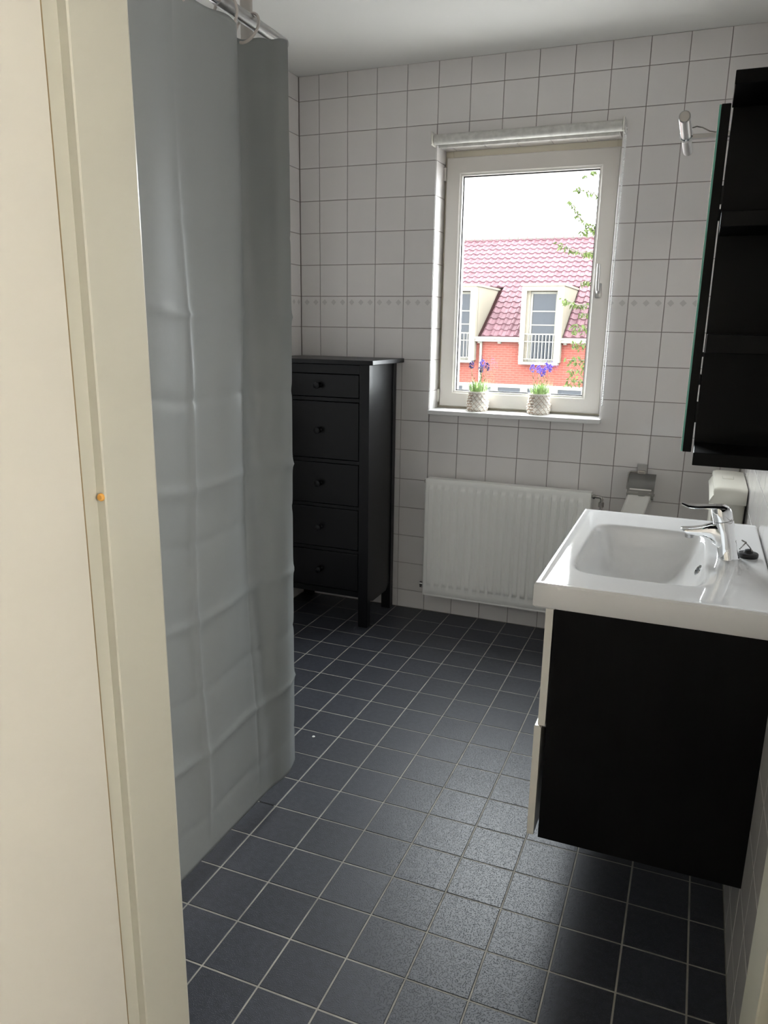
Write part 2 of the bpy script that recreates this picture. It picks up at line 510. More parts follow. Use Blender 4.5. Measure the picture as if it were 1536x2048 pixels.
# ------------------------------------------------------------------ front wall with the doorway, door frame and open door
JX0, JX1, JZ = 1.085, 1.958, 2.115        # clear doorway
Y0, Y1, Y2 = -2.70, -2.80, -2.838         # room face, rebate shoulder, hall face of the frame
bm = new_bm()
box(bm, XL - .1, JX0 - .05, Y2 + .01, YF, -.1, ZC + .1); box(bm, JX1 + .05, XR + .1, Y2 + .01, YF, -.1, ZC + .1)
box(bm, JX0 - .05, JX1 + .05, Y2 + .01, YF, JZ + .05, ZC + .1)
tag(obj('wall_front', bm, 'plaster'), 'wall with the doorway into the bathroom', None, None, 'structure')

door = thing('door_1', 'cream painted door standing open beside its cream steel frame', None, (JX0, Y2, 0)); door['kind'] = 'structure'
st = 0.0155
prof = [(JX0 - .055, Y0 + .012), (JX0 - .006, Y0 + .012), (JX0 - .0018, Y0 + .0102), (JX0, Y0 + .006), (JX0, Y1 + .002), (JX0 - .002, Y1), (JX0 - st, Y1), (JX0 - st, Y2 + .002), (JX0 - st - .002, Y2), (JX0 - .055, Y2)]
bm = new_bm(); prism(bm, prof, -.01, JZ + .05, 'z')
fr1 = obj('door_frame', bm, 'cream_paint', door)
mir = [(JX0 + JX1 - x, y) for x, y in prof][::-1]
bm = new_bm(); prism(bm, mir, -.01, JZ + .05, 'z'); obj('door_frame', bm, 'cream_paint', door)
bm = new_bm(); box(bm, JX0 - .055, JX1 + .055, Y1, Y0 + .012, JZ, JZ + .055); box(bm, JX0 - .055, JX1 + .055, Y2, Y1, JZ + st, JZ + .055)
obj('frame_head', bm, 'cream_paint', door)
bm = new_bm(); lathe(bm, [(0.0055, 0), (0.0055, -0.0025), (0.004, -0.0045)], (JX0 - .0072, Y1, 1.214), 14, axis='y')
s = obj('bumper', bm, 'orange_plug', fr1, True); s['label'] = 'small round orange rubber door stop'
leaf = obj('door_leaf', B(1.030, 1.0705, -3.70, -2.826, 0.008, 2.12, bev=.0015, seg=1), 'door_paint', door)
obj('leaf_edge', B(1.031, 1.0700, -2.8262, -2.8245, 0.008, 2.12), 'dark_seam', leaf)
bm = new_bm()
for hz in (0.25, 1.95):
    bm = new_bm(); lathe(bm, [(0.006, -.04), (0.006, .04)], (1.052, -2.8225, hz), 10); obj('hinge', bm, 'brushed_steel', leaf, True)
bm = new_bm(); tube(bm, [(1.0705, -3.63, 1.05), (1.125, -3.63, 1.05), (1.13, -3.62, 1.05), (1.13, -3.51, 1.05)], .009, 10)
obj('door_handle', bm, 'brushed_steel', leaf, True)

# hall behind the camera
tag(obj('floor_hall', B(0.2, 3.1, -5.2, Y2 + .0, -.12, -.002), 'floor_tile'), 'dark hall floor outside the bathroom', None, None, 'structure')
tag(obj('ceiling_hall', B(0.2, 3.1, -5.2, Y2 + .01, ZC, ZC + .1), 'ceiling_paint'), 'white hall ceiling', None, None, 'structure')
for nm, q in (('left', (0.1, 0.2, -5.2, Y2 + .01)), ('right', (3.1, 3.2, -5.2, Y2 + .01)), ('rear', (0.1, 3.2, -5.3, -5.2)), ('side', (XR + .1, 3.1, Y2 + .01, YF))):
    tag(obj('wall_hall_' + nm, B(*q, -.1, ZC + .1), 'plaster'), 'white plaster hall wall', None, None, 'structure')
HLP = (3.1, -3.55, 1.55)
cl = thing('hall_fill_light', 'added white globe out of view in the hall, fill light for the bathroom', 'fill light', HLP)  # globe added out of view to lift the light in the bathroom
bm = new_bm(); lathe(bm, [(0.07, 0), (0.07, -.02), (.03, -.03), (.03, -.06)], HLP, 32, axis='x'); obj('base', bm, 'gloss_white', cl, True)
bm = new_bm(); lathe(bm, [(.12 * math.sin(PI * (k + .05) / 16.1), -.17 - .12 * math.cos(PI * (k + .05) / 16.1)) for k in range(17)], HLP, 28, axis='x'); obj('fill_globe', bm, 'fill_glow', cl, True)

# ------------------------------------------------------------------ window
win = thing('window_1', 'white framed bathroom window with a single turning sash', None, (1.008, YR, WZ0)); win['kind'] = 'structure'
def ring(bm, x0, x1, z0, z1, ix0, ix1, iz0, iz1, y0, y1, bev=.002):
    box(bm, x0, ix0, y0, y1, z0, z1, bev, 1); box(bm, ix1, x1, y0, y1, z0, z1, bev, 1)
    box(bm, ix0, ix1, y0, y1, z0, iz0, bev, 1); box(bm, ix0, ix1, y0, y1, iz1, z1, bev, 1)
bm = new_bm(); ring(bm, WX0 + .002, WX1 - .002, WZ0, WZ1 - .002, .637, 1.382, 1.085, 2.19, YR, YR + .075)
obj('window_frame', bm, 'frame_cream', win)
SX0, SX1, SZ0, SZ1 = .613, 1.404, 1.066, 2.221
GX0, GX1, GZ0, GZ1 = .691, 1.320, 1.144, 2.141
# mitred sash profile: outer flat, then a chamfer down to the glass
def sash_bm():
    bm = new_bm()
    yf = .112
    levels = [((SX0, SX1, SZ0, SZ1), YR + .01), ((SX0, SX1, SZ0, SZ1), yf + .004), ((SX0 + .004, SX1 - .004, SZ0 + .004, SZ1 - .004), yf),
              ((GX0 - .012, GX1 + .012, GZ0 - .012, GZ1 + .012), yf), ((GX0 - .008, GX1 + .008, GZ0 - .008, GZ1 + .008), yf + .004),
              ((GX0, GX1, GZ0, GZ1), yf + .008), ((GX0, GX1, GZ0, GZ1), yf + .075), ((SX0, SX1, SZ0, SZ1), yf + .075)]
    rings = []
    for (a, b_, c, d), y in levels:
        rings.append([bm.verts.new(p) for p in ((a, y, c), (b_, y, c), (b_, y, d), (a, y, d))])
    for r1, r2 in zip(rings, rings[1:] + rings[:1]):
        for k in range(4): bm.faces.new((r1[k], r1[(k + 1) % 4], r2[(k + 1) % 4], r2[k]))
    return bm
sash = obj('sash', sash_bm(), 'window_white', win)
bm = new_bm(); ring(bm, GX0 - .0, GX1 + .0, GZ0, GZ1, GX0 + .005, GX1 - .005, GZ0 + .005, GZ1 - .005, .138, .144, 0)
obj('gasket', bm, 'gasket', sash)
obj('pane', B(GX0 - .004, GX1 + .004, .146, .150, GZ0 - .004, GZ1 + .004), 'window_glass', sash)
bm = new_bm(); box(bm, 1.344, 1.368, .104, .112, 1.590, 1.655, .005, 2)
tube(bm, [(1.356, .112, 1.615), (1.356, .082, 1.615), (1.356, .074, 1.622), (1.355, .072, 1.64), (1.353, .074, 1.735)], [.008, .008, .0085, .0085, .007], 10)
h = obj('window_handle', bm, 'brushed_steel', sash, True); h['label'] = 'grey metal window handle pointing up'
bm = new_bm(); box(bm, .600, .612, .105, .135, 1.085, 1.15, .002, 1); box(bm, .600, .612, .105, .135, 2.12, 2.18, .002, 1); obj('hinge_cover', bm, 'window_white', sash)
bm = B(.604, 1.428, -.040, YR + .005, 1.036, 1.056, bev=.002); obj('window_sill', bm, 'sill_stone', win)

# ------------------------------------------------------------------ roller blind
rb = thing('roller_blind', 'rolled up white patterned roller blind above the window with bead chain', 'blind', (1.01, -.03, 2.25))
bm = new_bm(); lathe(bm, [(.0215, .600), (.0215, 1.418)], (0, -.031, 2.270), 28, axis='x'); rolled = obj('rolled_fabric', bm, 'blind_fabric', rb, True)
bm = B(.612, 1.405, -.014, -.006, 2.238, 2.252, bev=.002); obj('bottom_bar', bm, 'blind_fabric', rb)
for x, s_ in ((.592, 1), (1.424, -1)):
    bm = new_bm(); box(bm, x - .003, x + .003, -.058, .001, 2.244, 2.300, .002, 1); lathe(bm, [(.024, -.004), (.026, 0), (.024, .004)], (x, -.031, 2.270), 20, axis='x')
    obj('bracket', bm, 'gloss_white', rb, True)
bm = new_bm()
def bead(bm, p, r):
    v = [bm.verts.new((p[0] + a * r, p[1] + b_ * r, p[2] + c * r)) for a, b_, c in ((1, 0, 0), (-1, 0, 0), (0, 1, 0), (0, -1, 0), (0, 0, 1), (0, 0, -1))]
    for a, b_, c in ((0, 2, 4), (2, 1, 4), (1, 3, 4), (3, 0, 4), (2, 0, 5), (1, 2, 5), (3, 1, 5), (0, 3, 5)): bm.faces.new((v[a], v[b_], v[c]))
z = 2.265; i = 0
while z > 1.13:
    bead(bm, (1.433, -.054 + .01 * (2.265 - z), z), .0030); bead(bm, (1.433 - .004 * (2.265 - z), -.010 - .012 * (2.265 - z), z), .0030); z -= .0075
for a in range(1, 8):
    t = PI * a / 8
    bead(bm, (1.431, -.0335 + .011 * -math.cos(t), 1.13 - .011 * math.sin(t)), .003)
tube(bm, [(1.433, -.054, 2.265), (1.433, -.043, 1.13)], .0011, 5); tube(bm, [(1.433, -.010, 2.265), (1.4285, -.024, 1.13)], .0011, 5)
c = obj('bead_chain', bm, 'bead', rb); c['kind'] = 'stuff'

# ------------------------------------------------------------------ lavender pots on the sill
def lavender(loc, r, hgt, stems, dark, label):
    t = thing('potted_lavender', label, 'potted plant', loc, None)
    n, rows = 78, 28
    bm = new_bm(); prev = None
    for j in range(rows + 1):
        f = j / rows
        rr_ = r * (0.84 + 0.16 * math.sin(PI * min(1, f * 1.05 + .10)))
        cur = []
        for k in range(n):
            a = 2 * PI * k / n
            wv = math.cos(a * 13 + PI * int(f * 7)) * math.sin(PI * ((f * 7) % 1)) if 0 < j < rows else 0
            q = rr_ + .0032 * wv + .0015 * math.sin(PI * ((f * 7) % 1))
            cur.append(bm.verts.new((loc[0] + q * math.cos(a), loc[1] + q * math.sin(a), loc[2] + f * hgt)))
        if prev:
            for k in range(n):
                fc = bm.faces.new((prev[k], prev[(k + 1) % n], cur[(k + 1) % n], cur[k]))
                ff = (j - .5) / rows * 7; ph = ff % 1
                zig = abs(((k / n * 13 + (0.5 if int(ff) % 2 else 0)) % 1) - .5) * 2
                fc.material_index = 1 if (zig * .7 + ph) % 1 > .74 or ((k // 11) % 3 == 1 and ph > .5) else 0
        prev = cur
    bm.faces.new(prev)
    bmb = [bm.verts.new((loc[0] + r * .84 * math.cos(2 * PI * k / n), loc[1] + r * .84 * math.sin(2 * PI * k / n), loc[2])) for k in range(n)]
    bm.faces.new(list(reversed(bmb)))
    pot = obj('woven_basket', bm, ['strand_pale', 'strand_brown'], t, True, 60)
    bm = new_bm()
    tube(bm, [(loc[0] + r * .93 * math.cos(2 * PI * k / 24), loc[1] + r * .93 * math.sin(2 * PI * k / 24), loc[2] + hgt) for k in range(24)], .004, 6, closed=True)
    obj('basket_rim', bm, 'strand_pale', pot, True)
    rnd = random.Random(int(loc[0] * 1000))
    bm = new_bm()
    for q in range(190):
        a = rnd.uniform(0, 2 * PI); d = r * .8 * math.sqrt(rnd.random())
        bx_, by_ = loc[0] + d * math.cos(a), loc[1] + d * math.sin(a)
        hh = rnd.uniform(.02, .072) * (1 - .3 * d / r); lean = rnd.uniform(.0, .034)
        a2 = a + rnd.uniform(-.8, .8)
        w = .0012
        p0 = Vector((bx_, by_, loc[2] + hgt - .012)); p1 = p0 + Vector((lean * .4 * math.cos(a2), lean * .4 * math.sin(a2), hh * .6 + .012)); p2 = p0 + Vector((lean * math.cos(a2), lean * math.sin(a2), hh + .012))
        sd = Vector((-math.sin(a2), math.cos(a2), 0)) * w
        v = [bm.verts.new(p) for p in (p0 - sd, p0 + sd, p1 + sd * 1.3, p1 - sd * 1.3, p2)]
        bm.faces.new((v[0], v[1], v[2], v[3])); bm.faces.new((v[3], v[2], v[4]))
    fo = obj('foliage', bm, 'leaf_green', t); fo['kind'] = 'stuff'
    for (dx, dy, ht, lean, dk) in stems:
        b0 = Vector((loc[0] + dx * .4, loc[1] + dy * .4, loc[2] + hgt - .01)); tp = Vector((loc[0] + dx + lean, loc[1] + dy, loc[2] + ht))
        mid = b0.lerp(tp, .5) + Vector((dx * .15, 0, 0))
        bm = new_bm(); tube(bm, [b0, mid, tp], .0011, 5)
        for q in range(3):
            pp = b0.lerp(tp, .35 + .13 * q); s2 = 1 if q % 2 else -1
            v = [bm.verts.new(x) for x in (pp, pp + Vector((s2 * .008, .002, .012)), pp + Vector((s2 * .004, -.001, .014)))]; bm.faces.new(v)
        so = obj('stem', bm, 'stem_green', t)
        bm = new_bm()
        for q in range(46):
            f = rnd.random(); a = rnd.uniform(0, 2 * PI); rad = .0125 * math.sin(PI * (.15 + .8 * f)) * rnd.uniform(.5, 1.15)
            p = tp + Vector((rad * math.cos(a), rad * math.sin(a), -.012 + f * .036)); bead(bm, p, rnd.uniform(.0026, .0044))
        for q in range(4):
            a = rnd.uniform(0, 2 * PI)
            v = [bm.verts.new(x) for x in (tp + Vector((0, 0, .02)), tp + Vector((.004 * math.cos(a), .004 * math.sin(a), .03)), tp + Vector((.008 * math.cos(a), .008 * math.sin(a), .045)))]; bm.faces.new(v)
        obj('flower_head', bm, 'flower_dark' if dk else 'flower_purple', so)
    return t
lavender((.829, .058, 1.056), .0515, .092, [(-.034, 0, .215, -.006, 1), (.005, .004, .198, .004, 1), (.014, -.01, .226, .004, 0), (.030, .005, .208, .008, 1)],
         True, 'dark purple lavender in a woven basket pot near the window hinge side')
lavender((1.128, .062, 1.056), .0535, .094, [(-.036, 0, .208, -.004, 0), (-.010, .008, .205, -.002, 0), (.006, -.012, .190, .004, 0), (.016, .012, .216, .006, 0), (.030, 0, .212, .012, 0)],
         False, 'bright violet lavender in a woven basket pot near the window handle side')

# ------------------------------------------------------------------ chest of drawers
CX0, CX1, CYF, CYB = -0.085, 0.430, -0.362, -0.018
ch = thing('chest_of_drawers', 'tall black painted chest of drawers with round knobs in the corner', 'chest of drawers', (.172, -.19, 0))
for x0, x1 in ((CX0, CX0 + .05), (CX1 - .05, CX1)):
    for y0, y1 in ((CYF, CYF + .04), (CYB - .04, CYB)):
        obj('leg', B(x0, x1, y0, y1, 0, 1.279, bev=.002, seg=1), 'black_wood', ch)
for x0 in (CX0 + .006, CX1 - .026):
    bm = new_bm(); prism(bm, [(CYF + .03, .135), (CYF + .085, .115), (CYB - .085, .115), (CYB - .03, .15), (CYB - .03, 1.279), (CYF + .03, 1.279)], x0, x0 + .02, 'x')
    obj('side_panel', bm, 'black_wood', ch)
obj('back_panel', B(CX0 + .02, CX1 - .02, CYB - .02, CYB - .012, .13, 1.279), 'black_wood', ch)
obj('top', B(CX0 - .022, CX1 + .034, CYF - .040, CYB + .012, 1.2795, 1.300, bev=.003), 'black_wood', ch)
dz = [(1.127, 1.232), (.834, 1.104), (.613, .811), (.394, .591), (.184, .372)]
for z0, z1 in dz:
    d = obj('drawer', B(CX0 + .053, CX1 - .053, CYF + .001, CYF + .019, z0, z1, bev=.002, seg=1), 'black_wood', ch)
    zc = (z0 + z1) / 2
    bm = new_bm(); lathe(bm, [(.013, 0), (.009, -.006), (.008, -.012), (.014, -.019), (.0165, -.025), (.0155, -.031), (.008, -.034)], (.1735, CYF + .001, zc), 20, axis='y')
    obj('knob', bm, 'black_wood', d, True, 50)
zs = [1.279] + [z for a in dz for z in (a[1], a[0])] + [.150]
for k in range(0, len(zs), 2):
    obj('rail', B(CX0 + .05, CX1 - .05, CYF + .004, CYF + .024, zs[k + 1] + .002, zs[k] - .0025, bev=.0015, seg=1), 'black_wood', ch)
obj('carcass', B(CX0 + .027, CX1 - .027, CYF + .024, CYB - .022, .15, 1.27), 'black_wood', ch)

# ------------------------------------------------------------------ radiator
RX0, RX1, RZ0, RZ1, RYF = .624, 1.424, .127, .729, -.105
ra = thing('radiator', 'white ribbed panel radiator on the wall under the window', 'radiator', (1.024, -.06, .127))
bm = new_bm()
nx = 401
zsamp = [RZ0, RZ0 + .004, RZ0 + .030, RZ0 + .048, RZ0 + .054, RZ0 + .060, RZ0 + .068, RZ0 + .08, .3, .45, .6, RZ1 - .065, RZ1 - .055, RZ1 - .048, RZ1 - .042, RZ1 - .035, RZ1 - .02, RZ1 - .004, RZ1]
def sm(a, b_, x):
    t = min(1, max(0, (x - a) / (b_ - a))); return t * t * (3 - 2 * t)
def hf(x, z):
    e = min(x - RX0, RX1 - x, z - RZ0, RZ1 - z)
    edge = -.005 * (1 - sm(0, .006, e))
    u = (x - .6595) / .04
    k = round(u); inr = -.3 < u < 18.3
    d = abs(u - k) * .04
    ridge = sm(.0132, .0095, d) if inr else 0
    zz = sm(RZ0 + .048, RZ0 + .068, z) * sm(RZ1 - .035, RZ1 - .048, z)
    return RYF - edge - .010 * ridge * zz + .002 * zz * (1 if inr else 0)
grid = []
for z in zsamp:
    grid.append([bm.verts.new((RX0 + (RX1 - RX0) * i / (nx - 1), hf(RX0 + (RX1 - RX0) * i / (nx - 1), z), z)) for i in range(nx)])
for a, b_ in zip(grid, grid[1:]):
    for i in range(nx - 1): bm.faces.new((a[i], a[i + 1], b_[i + 1], b_[i]))
obj('front_panel', bm, 'radiator_paint', ra, True, 50)
bm = new_bm(); box(bm, RX0 + .001, RX0 + .004, -.100, -.035, RZ0 + .01, RZ1 - .004); obj('side_cover', bm, 'radiator_paint', ra)
bm = new_bm(); box(bm, RX1 - .004, RX1 - .001, -.100, -.035, RZ0 + .01, RZ1 - .004); obj('side_cover', bm, 'radiator_paint', ra)
obj('back_panel', B(RX0 + .003, RX1 - .003, -.042, -.034, RZ0 + .004, RZ1 - .004, bev=.002, seg=1), 'radiator_paint', ra)
bm = new_bm(); box(bm, RX0 + .002, RX1 - .002, -.100, -.036, RZ1 - .007, RZ1 - .003)
obj('top_grille', bm, 'radiator_paint', ra)
bm = new_bm(); box(bm, RX0 + .003, RX1 - .003, -.104, -.09, RZ0 - .004, RZ0 + .004); obj('bottom_rail', bm, 'radiator_paint', ra)
for x in (.80, 1.25): obj('wall_bracket', B(x - .015, x + .015, -.036, .002, RZ0 + .05, RZ1 - .05), 'radiator_paint', ra)
bm = new_bm(); tube(bm, [(1.418, -.07, .708), (1.455, -.07, .708), (1.464, -.07, .706), (1.468, -.07, .698), (1.468, -.07, .655)], .0075, 12)
lathe(bm, [(.0125, 0), (.0125, .022)], (1.468, -.07, .662), 6); lathe(bm, [(.0115, 0), (.0115, .010)], (1.428, -.07, .708), 6, axis='x')
vl = obj('valve', bm, 'dark_chrome', ra, True)
bm = new_bm(); tube(bm, [(1.468, -.07, .66), (1.468, -.07, .05), (1.468, -.06, .03), (1.468, 0.004, .03)], .0065, 10); obj('pipe', bm, 'dark_chrome', vl, True)
bm = new_bm(); lathe(bm, [(.011, -.022), (.011, .004)], (RX0, -.075, .172), 10, axis='x'); tube(bm, [(.606, -.075, .172), (.606, -.075, .155), (.606, -.06, .15), (.606, 0.004, .15)], .006, 8)
obj('drain_valve', bm, 'dark_chrome', ra, True)
bm = new_bm(); box(bm, RX0 - .005, RX0 + .001, -.095, -.075, RZ1 - .026, RZ1 - .006, .002, 1); obj('bleed_plug', bm, 'dark_chrome', ra)

# ------------------------------------------------------------------ toilet paper holder and roll
tp = thing('paper_holder', 'brushed metal toilet paper holder with a curved cover plate', 'paper holder', (1.628, 0, .838))
obj('mount_plate', B(1.606, 1.649, -.010, .002, .832, .876, bev=.002), 'brushed_steel', tp)
bm = new_bm(); box(bm, 1.611, 1.644, -.036, -.008, .834, .850, .003, 2); obj('hinge_block', bm, 'dark_chrome', tp)
bm = new_bm(); tube(bm, [(1.612, -.028, .842), (1.582, -.028, .842), (1.574, -.030, .836), (1.574, -.045, .80), (1.574, -.060, .770), (1.580, -.062, .765), (1.690, -.062, .765)], .0045, 8); obj('wire_arm', bm, 'dark_chrome', tp, True)
bm = new_bm()
cp = [(-.030, .838), (-.050, .832), (-.078, .812), (-.098, .785), (-.106, .768), (-.1075, .755), (-.103, .740), (-.0985, .733)]
outer = cp; inner = [(y + .0022, z - .0012) for y, z in cp]
prism(bm, outer + inner[::-1], 1.578, 1.692, 'x')
cov = obj('cover', bm, 'dark_steel', tp, True, 40)
bm = new_bm(); tube(bm, [(1.577, -.1085, .7585), (1.696, -.1085, .7585)], .006, 10); obj('cover_bead', bm, 'dark_steel', cov, True)
roll = thing('toilet_roll', 'white toilet paper roll with a loose sheet hanging down', 'toilet paper', (1.634, -.055, .715))
bm = new_bm(); lathe(bm, [(.018, -.048), (.046, -.048), (.048, -.046), (.048, .046), (.046, .048), (.018, .048)], (1.634, -.0585, .765), 28, axis='x', cap0=False, cap1=False)
bmesh.ops.translate(bm, verts=list(bm.verts), vec=(0, 0, -.008))
obj('roll_body', bm, 'paper', roll, True, 50)
bm = new_bm(); rows = []
for j in range(12):
    f = j / 11; z = .765 - f * .21; y = -.106 - .006 * math.sin(f * 5)
    xl = 1.585 - .055 * f; xr_ = 1.682 - .045 * f
    rows.append([bm.verts.new((xl + (xr_ - xl) * i / 8, y - .004 * math.sin(i * .9 + f * 4), z)) for i in range(9)])
for a, b_ in zip(rows, rows[1:]):
    for i in range(8): bm.faces.new((a[i], a[i + 1], b_[i + 1], b_[i]))
o = obj('loose_sheet', bm, 'paper', roll, True, 80); md = o.modifiers.new('thickness', 'SOLIDIFY'); md.thickness = .0006

for o_ in (tp, roll): o_.location.z -= .012

# ------------------------------------------------------------------ toilet
to = thing('toilet', 'white toilet with cream plastic cistern on the wall behind the washbasin', 'toilet', (1.8, -.47, 0))
bm = new_bm(); box(bm, 1.915, 2.024, -.655, -.285, .50, .852, .010, 3); cis = obj('cistern', bm, 'cistern_plastic', to, True)
# lid with an overhanging wavy front
prof = [(2.026, .850), (1.907, .850), (1.903, .862), (1.910, .876), (1.916, .886), (1.913, .896), (1.915, .905), (1.930, .910), (1.990, .909), (2.026, .906)]
bm = new_bm()
secs = []
for y, sx, dzz in ((-.672, .97, -.012), (-.668, 1, -.006), (-.655, 1, 0), (-.45, 1, .003), (-.285, 1, 0), (-.272, 1, -.006), (-.268, .97, -.012)):
    secs.append([(2.026 - (2.026 - x) * sx, y, z if z < .86 else z + dzz) for x, z in prof])
loft(bm, secs); obj('cistern_lid', bm, 'cistern_plastic', to, True, 40)
bm = new_bm(); box(bm, 1.945, 1.985, -.50, -.44, .909, .914, .002, 1); obj('flush_button', bm, 'cistern_plastic', cis)
def oval(cx_, cy_, a, b_, z, n=28): return [(cx_ + a * math.cos(2 * PI * k / n), cy_ + b_ * math.sin(2 * PI * k / n), z) for k in range(n)]
bm = new_bm(); loft(bm, [oval(1.76, -.47, .16, .11, 0), oval(1.76, -.47, .15, .10, .06), oval(1.74, -.47, .15, .10, .2), oval(1.70, -.47, .21, .16, .33), oval(1.69, -.47, .225, .178, .39), oval(1.69, -.47, .225, .178, .40)])
box(bm, 1.84, 2.02, -.57, -.37, .02, .40, .03, 3); obj('bowl', bm, 'ceramic', to, True, 50)
bm = new_bm(); loft(bm, [oval(1.695, -.47, .225, .182, .403), oval(1.695, -.47, .235, .188, .412), oval(1.695, -.47, .235, .188, .428), oval(1.695, -.47, .222, .176, .438)]); obj('seat_lid', bm, 'cistern_plastic', to, True, 50)
bm = new_bm(); lathe(bm, [(.022, 0), (.022, .12)], (1.97, -.47, .39), 16); obj('flush_pipe', bm, 'cistern_plastic', to, True)

# ------------------------------------------------------------------ vanity cabinet
VY0, VY1 = -1.968, -1.176
va = thing('vanity_cabinet', 'wall hung black brown vanity cabinet with two white drawer fronts', 'vanity', (1.8, -1.572, .249))
obj('side_panel', B(1.577, 2.030, VY0, VY0 + .018, .249, .840, bev=.0008, seg=1), 'black_brown', va)
obj('side_panel', B(1.577, 2.030, VY1 - .018, VY1, .249, .840, bev=.0008, seg=1), 'black_brown', va)
obj('bottom_panel', B(1.580, 2.028, VY0 + .018, VY1 - .018, .250, .268), 'black_brown', va)
obj('back_panel', B(2.012, 2.030, VY0 + .018, VY1 - .018, .268, .84), 'black_brown', va)
bm = new_bm(); prism(bm, [(1.5575, .548), (1.5745, .548), (1.5745, .838), (1.5575, .838)], VY0 + .001, VY1 - .001, 'y')
u = obj('drawer', bm, 'gloss_white', va); u['label'] = 'upper glossy white drawer front'
bm = new_bm(); prism(bm, [(1.5495, .252), (1.566, .252), (1.566, .540), (1.561, .5455), (1.5515, .5455), (1.5495, .5425)], VY0 + .001, VY1 - .001, 'y')
l = obj('drawer', bm, 'gloss_white', va); l['label'] = 'lower glossy white drawer front'
bm = new_bm(); box(bm, 1.566, 1.574, VY0 + .02, VY1 - .02, .535, .548); obj('grip_rail', bm, 'brushed_steel', l)
for y0, y1, z0, z1 in ((VY0 + .03, VY1 - .03, .58, .70), (VY0 + .03, VY1 - .03, .29, .52)):
    obj('drawer_box', B(1.576, 1.99, y0, y1, z0, z1), 'cabinet_black', va)

# ------------------------------------------------------------------ washbasin
BX0, BX1, BY0, BY1, BZ0, BZ1 = 1.528, 2.026, -1.972, -1.172, .838, .8975
ba = thing('washbasin', 'glossy white rectangular ceramic washbasin on the vanity cabinet', 'washbasin', (1.777, -1.572, .838))
hx0, hx1, hy0, hy1 = 1.590, 1.884, -1.846, -1.345
def rsd(x, y, r):
    cx_, cy_ = (hx0 + hx1) / 2, (hy0 + hy1) / 2
    qx, qy = abs(x - cx_) - (hx1 - hx0) / 2 + r, abs(y - cy_) - (hy1 - hy0) / 2 + r
    return math.hypot(max(qx, 0), max(qy, 0)) + min(max(qx, qy), 0) - r
def bz(x, y):
    d = rsd(x, y, .055)                     # negative inside the bowl
    z = BZ1
    e = min(x - BX0, BX1 - x, y - BY0, BY1 - y)
    z -= .0045 * (1 - sm(0, .006, e)) ** 2
    z -= .0016 * sm(.008, .020, min(x - BX0, y - BY0, BY1 - y))
    u_, v_ = (x - (hx0 + hx1) / 2) / ((hx1 - hx0) / 2), (y - (hy0 + hy1) / 2) / ((hy1 - hy0) / 2)
    rr_ = (abs(u_) ** 5.5 + abs(v_) ** 8) ** (1 / 6.5)
    if rr_ < 1.04:
        z -= .0045 * sm(1.04, .985, rr_)
    if rr_ < 1:
        kx = 5.5 - 2.6 * sm(-.1, 1.0, u_)
        z -= .112 * (1 - rr_ ** kx)
    return z
bm = new_bm(); nx_, ny_ = 110, 170
xs = [BX0 + (BX1 - BX0) * i / nx_ for i in range(nx_ + 1)]; ys = [BY0 + (BY1 - BY0) * j / ny_ for j in range(ny_ + 1)]
xs = sorted(set([BX0 + .001, BX0 + .002, BX0 + .0035, BX1 - .002] + xs)); ys = sorted(set([BY0 + .001, BY0 + .002, BY0 + .0035, BY1 - .001, BY1 - .002, BY1 - .0035] + ys))
G = [[bm.verts.new((x, y, bz(x, y))) for x in xs] for y in ys]
for a, b_ in zip(G, G[1:]):
    for i in range(len(xs) - 1): bm.faces.new((a[i], a[i + 1], b_[i + 1], b_[i]))
per = [G[0][i] for i in range(len(xs))] + [G[j][-1] for j in range(1, len(ys))] + [G[-1][i] for i in range(len(xs) - 2, -1, -1)] + [G[j][0] for j in range(len(ys) - 2, 0, -1)]
low = [bm.verts.new((v.co.x, v.co.y, BZ0 + .006)) for v in per]
cxm, cym = (BX0 + BX1) / 2, (BY0 + BY1) / 2
low2 = [bm.verts.new((v.co.x + (.006 if v.co.x < cxm - .2 else 0) - (.0 if v.co.x < cxm + .2 else 0), v.co.y + (.006 if v.co.y < cym - .39 else (-.006 if v.co.y > cym + .39 else 0)), BZ0)) for v in per]
n = len(per)
for k in range(n):
    j = (k + 1) % n
    bm.faces.new((per[k], low[k], low[j], per[j])); bm.faces.new((low[k], low2[k], low2[j], low[j]))
bs = obj('basin', bm, 'ceramic', ba, True, 50)
bm = new_bm()
for dx, mi_ in ((0, 0),):
    pts = []
    for k in range(20):
        a = 2 * PI * k / 20; y = -1.617 + .026 * math.cos(a); x = 1.8705 + .006 * math.sin(a); pts.append((x, y, bz(x, y) + .0012))
    tube(bm, pts, .0018, 6, closed=True)
ov = obj('overflow_ring', bm, 'chrome', ba, True)
bm = new_bm(); v = [bm.verts.new((p[0], p[1], p[2] - .0006)) for p in pts]; bm.faces.new(v); obj('overflow_slot', bm, 'black_hole', ov)
bm = new_bm(); zc = bz(1.74, -1.595); lathe(bm, [(.030, .0), (.030, .003), (.022, .004), (.020, .001)], (1.74, -1.595, zc - .001), 24); dr = obj('drain', bm, 'chrome', ba, True)

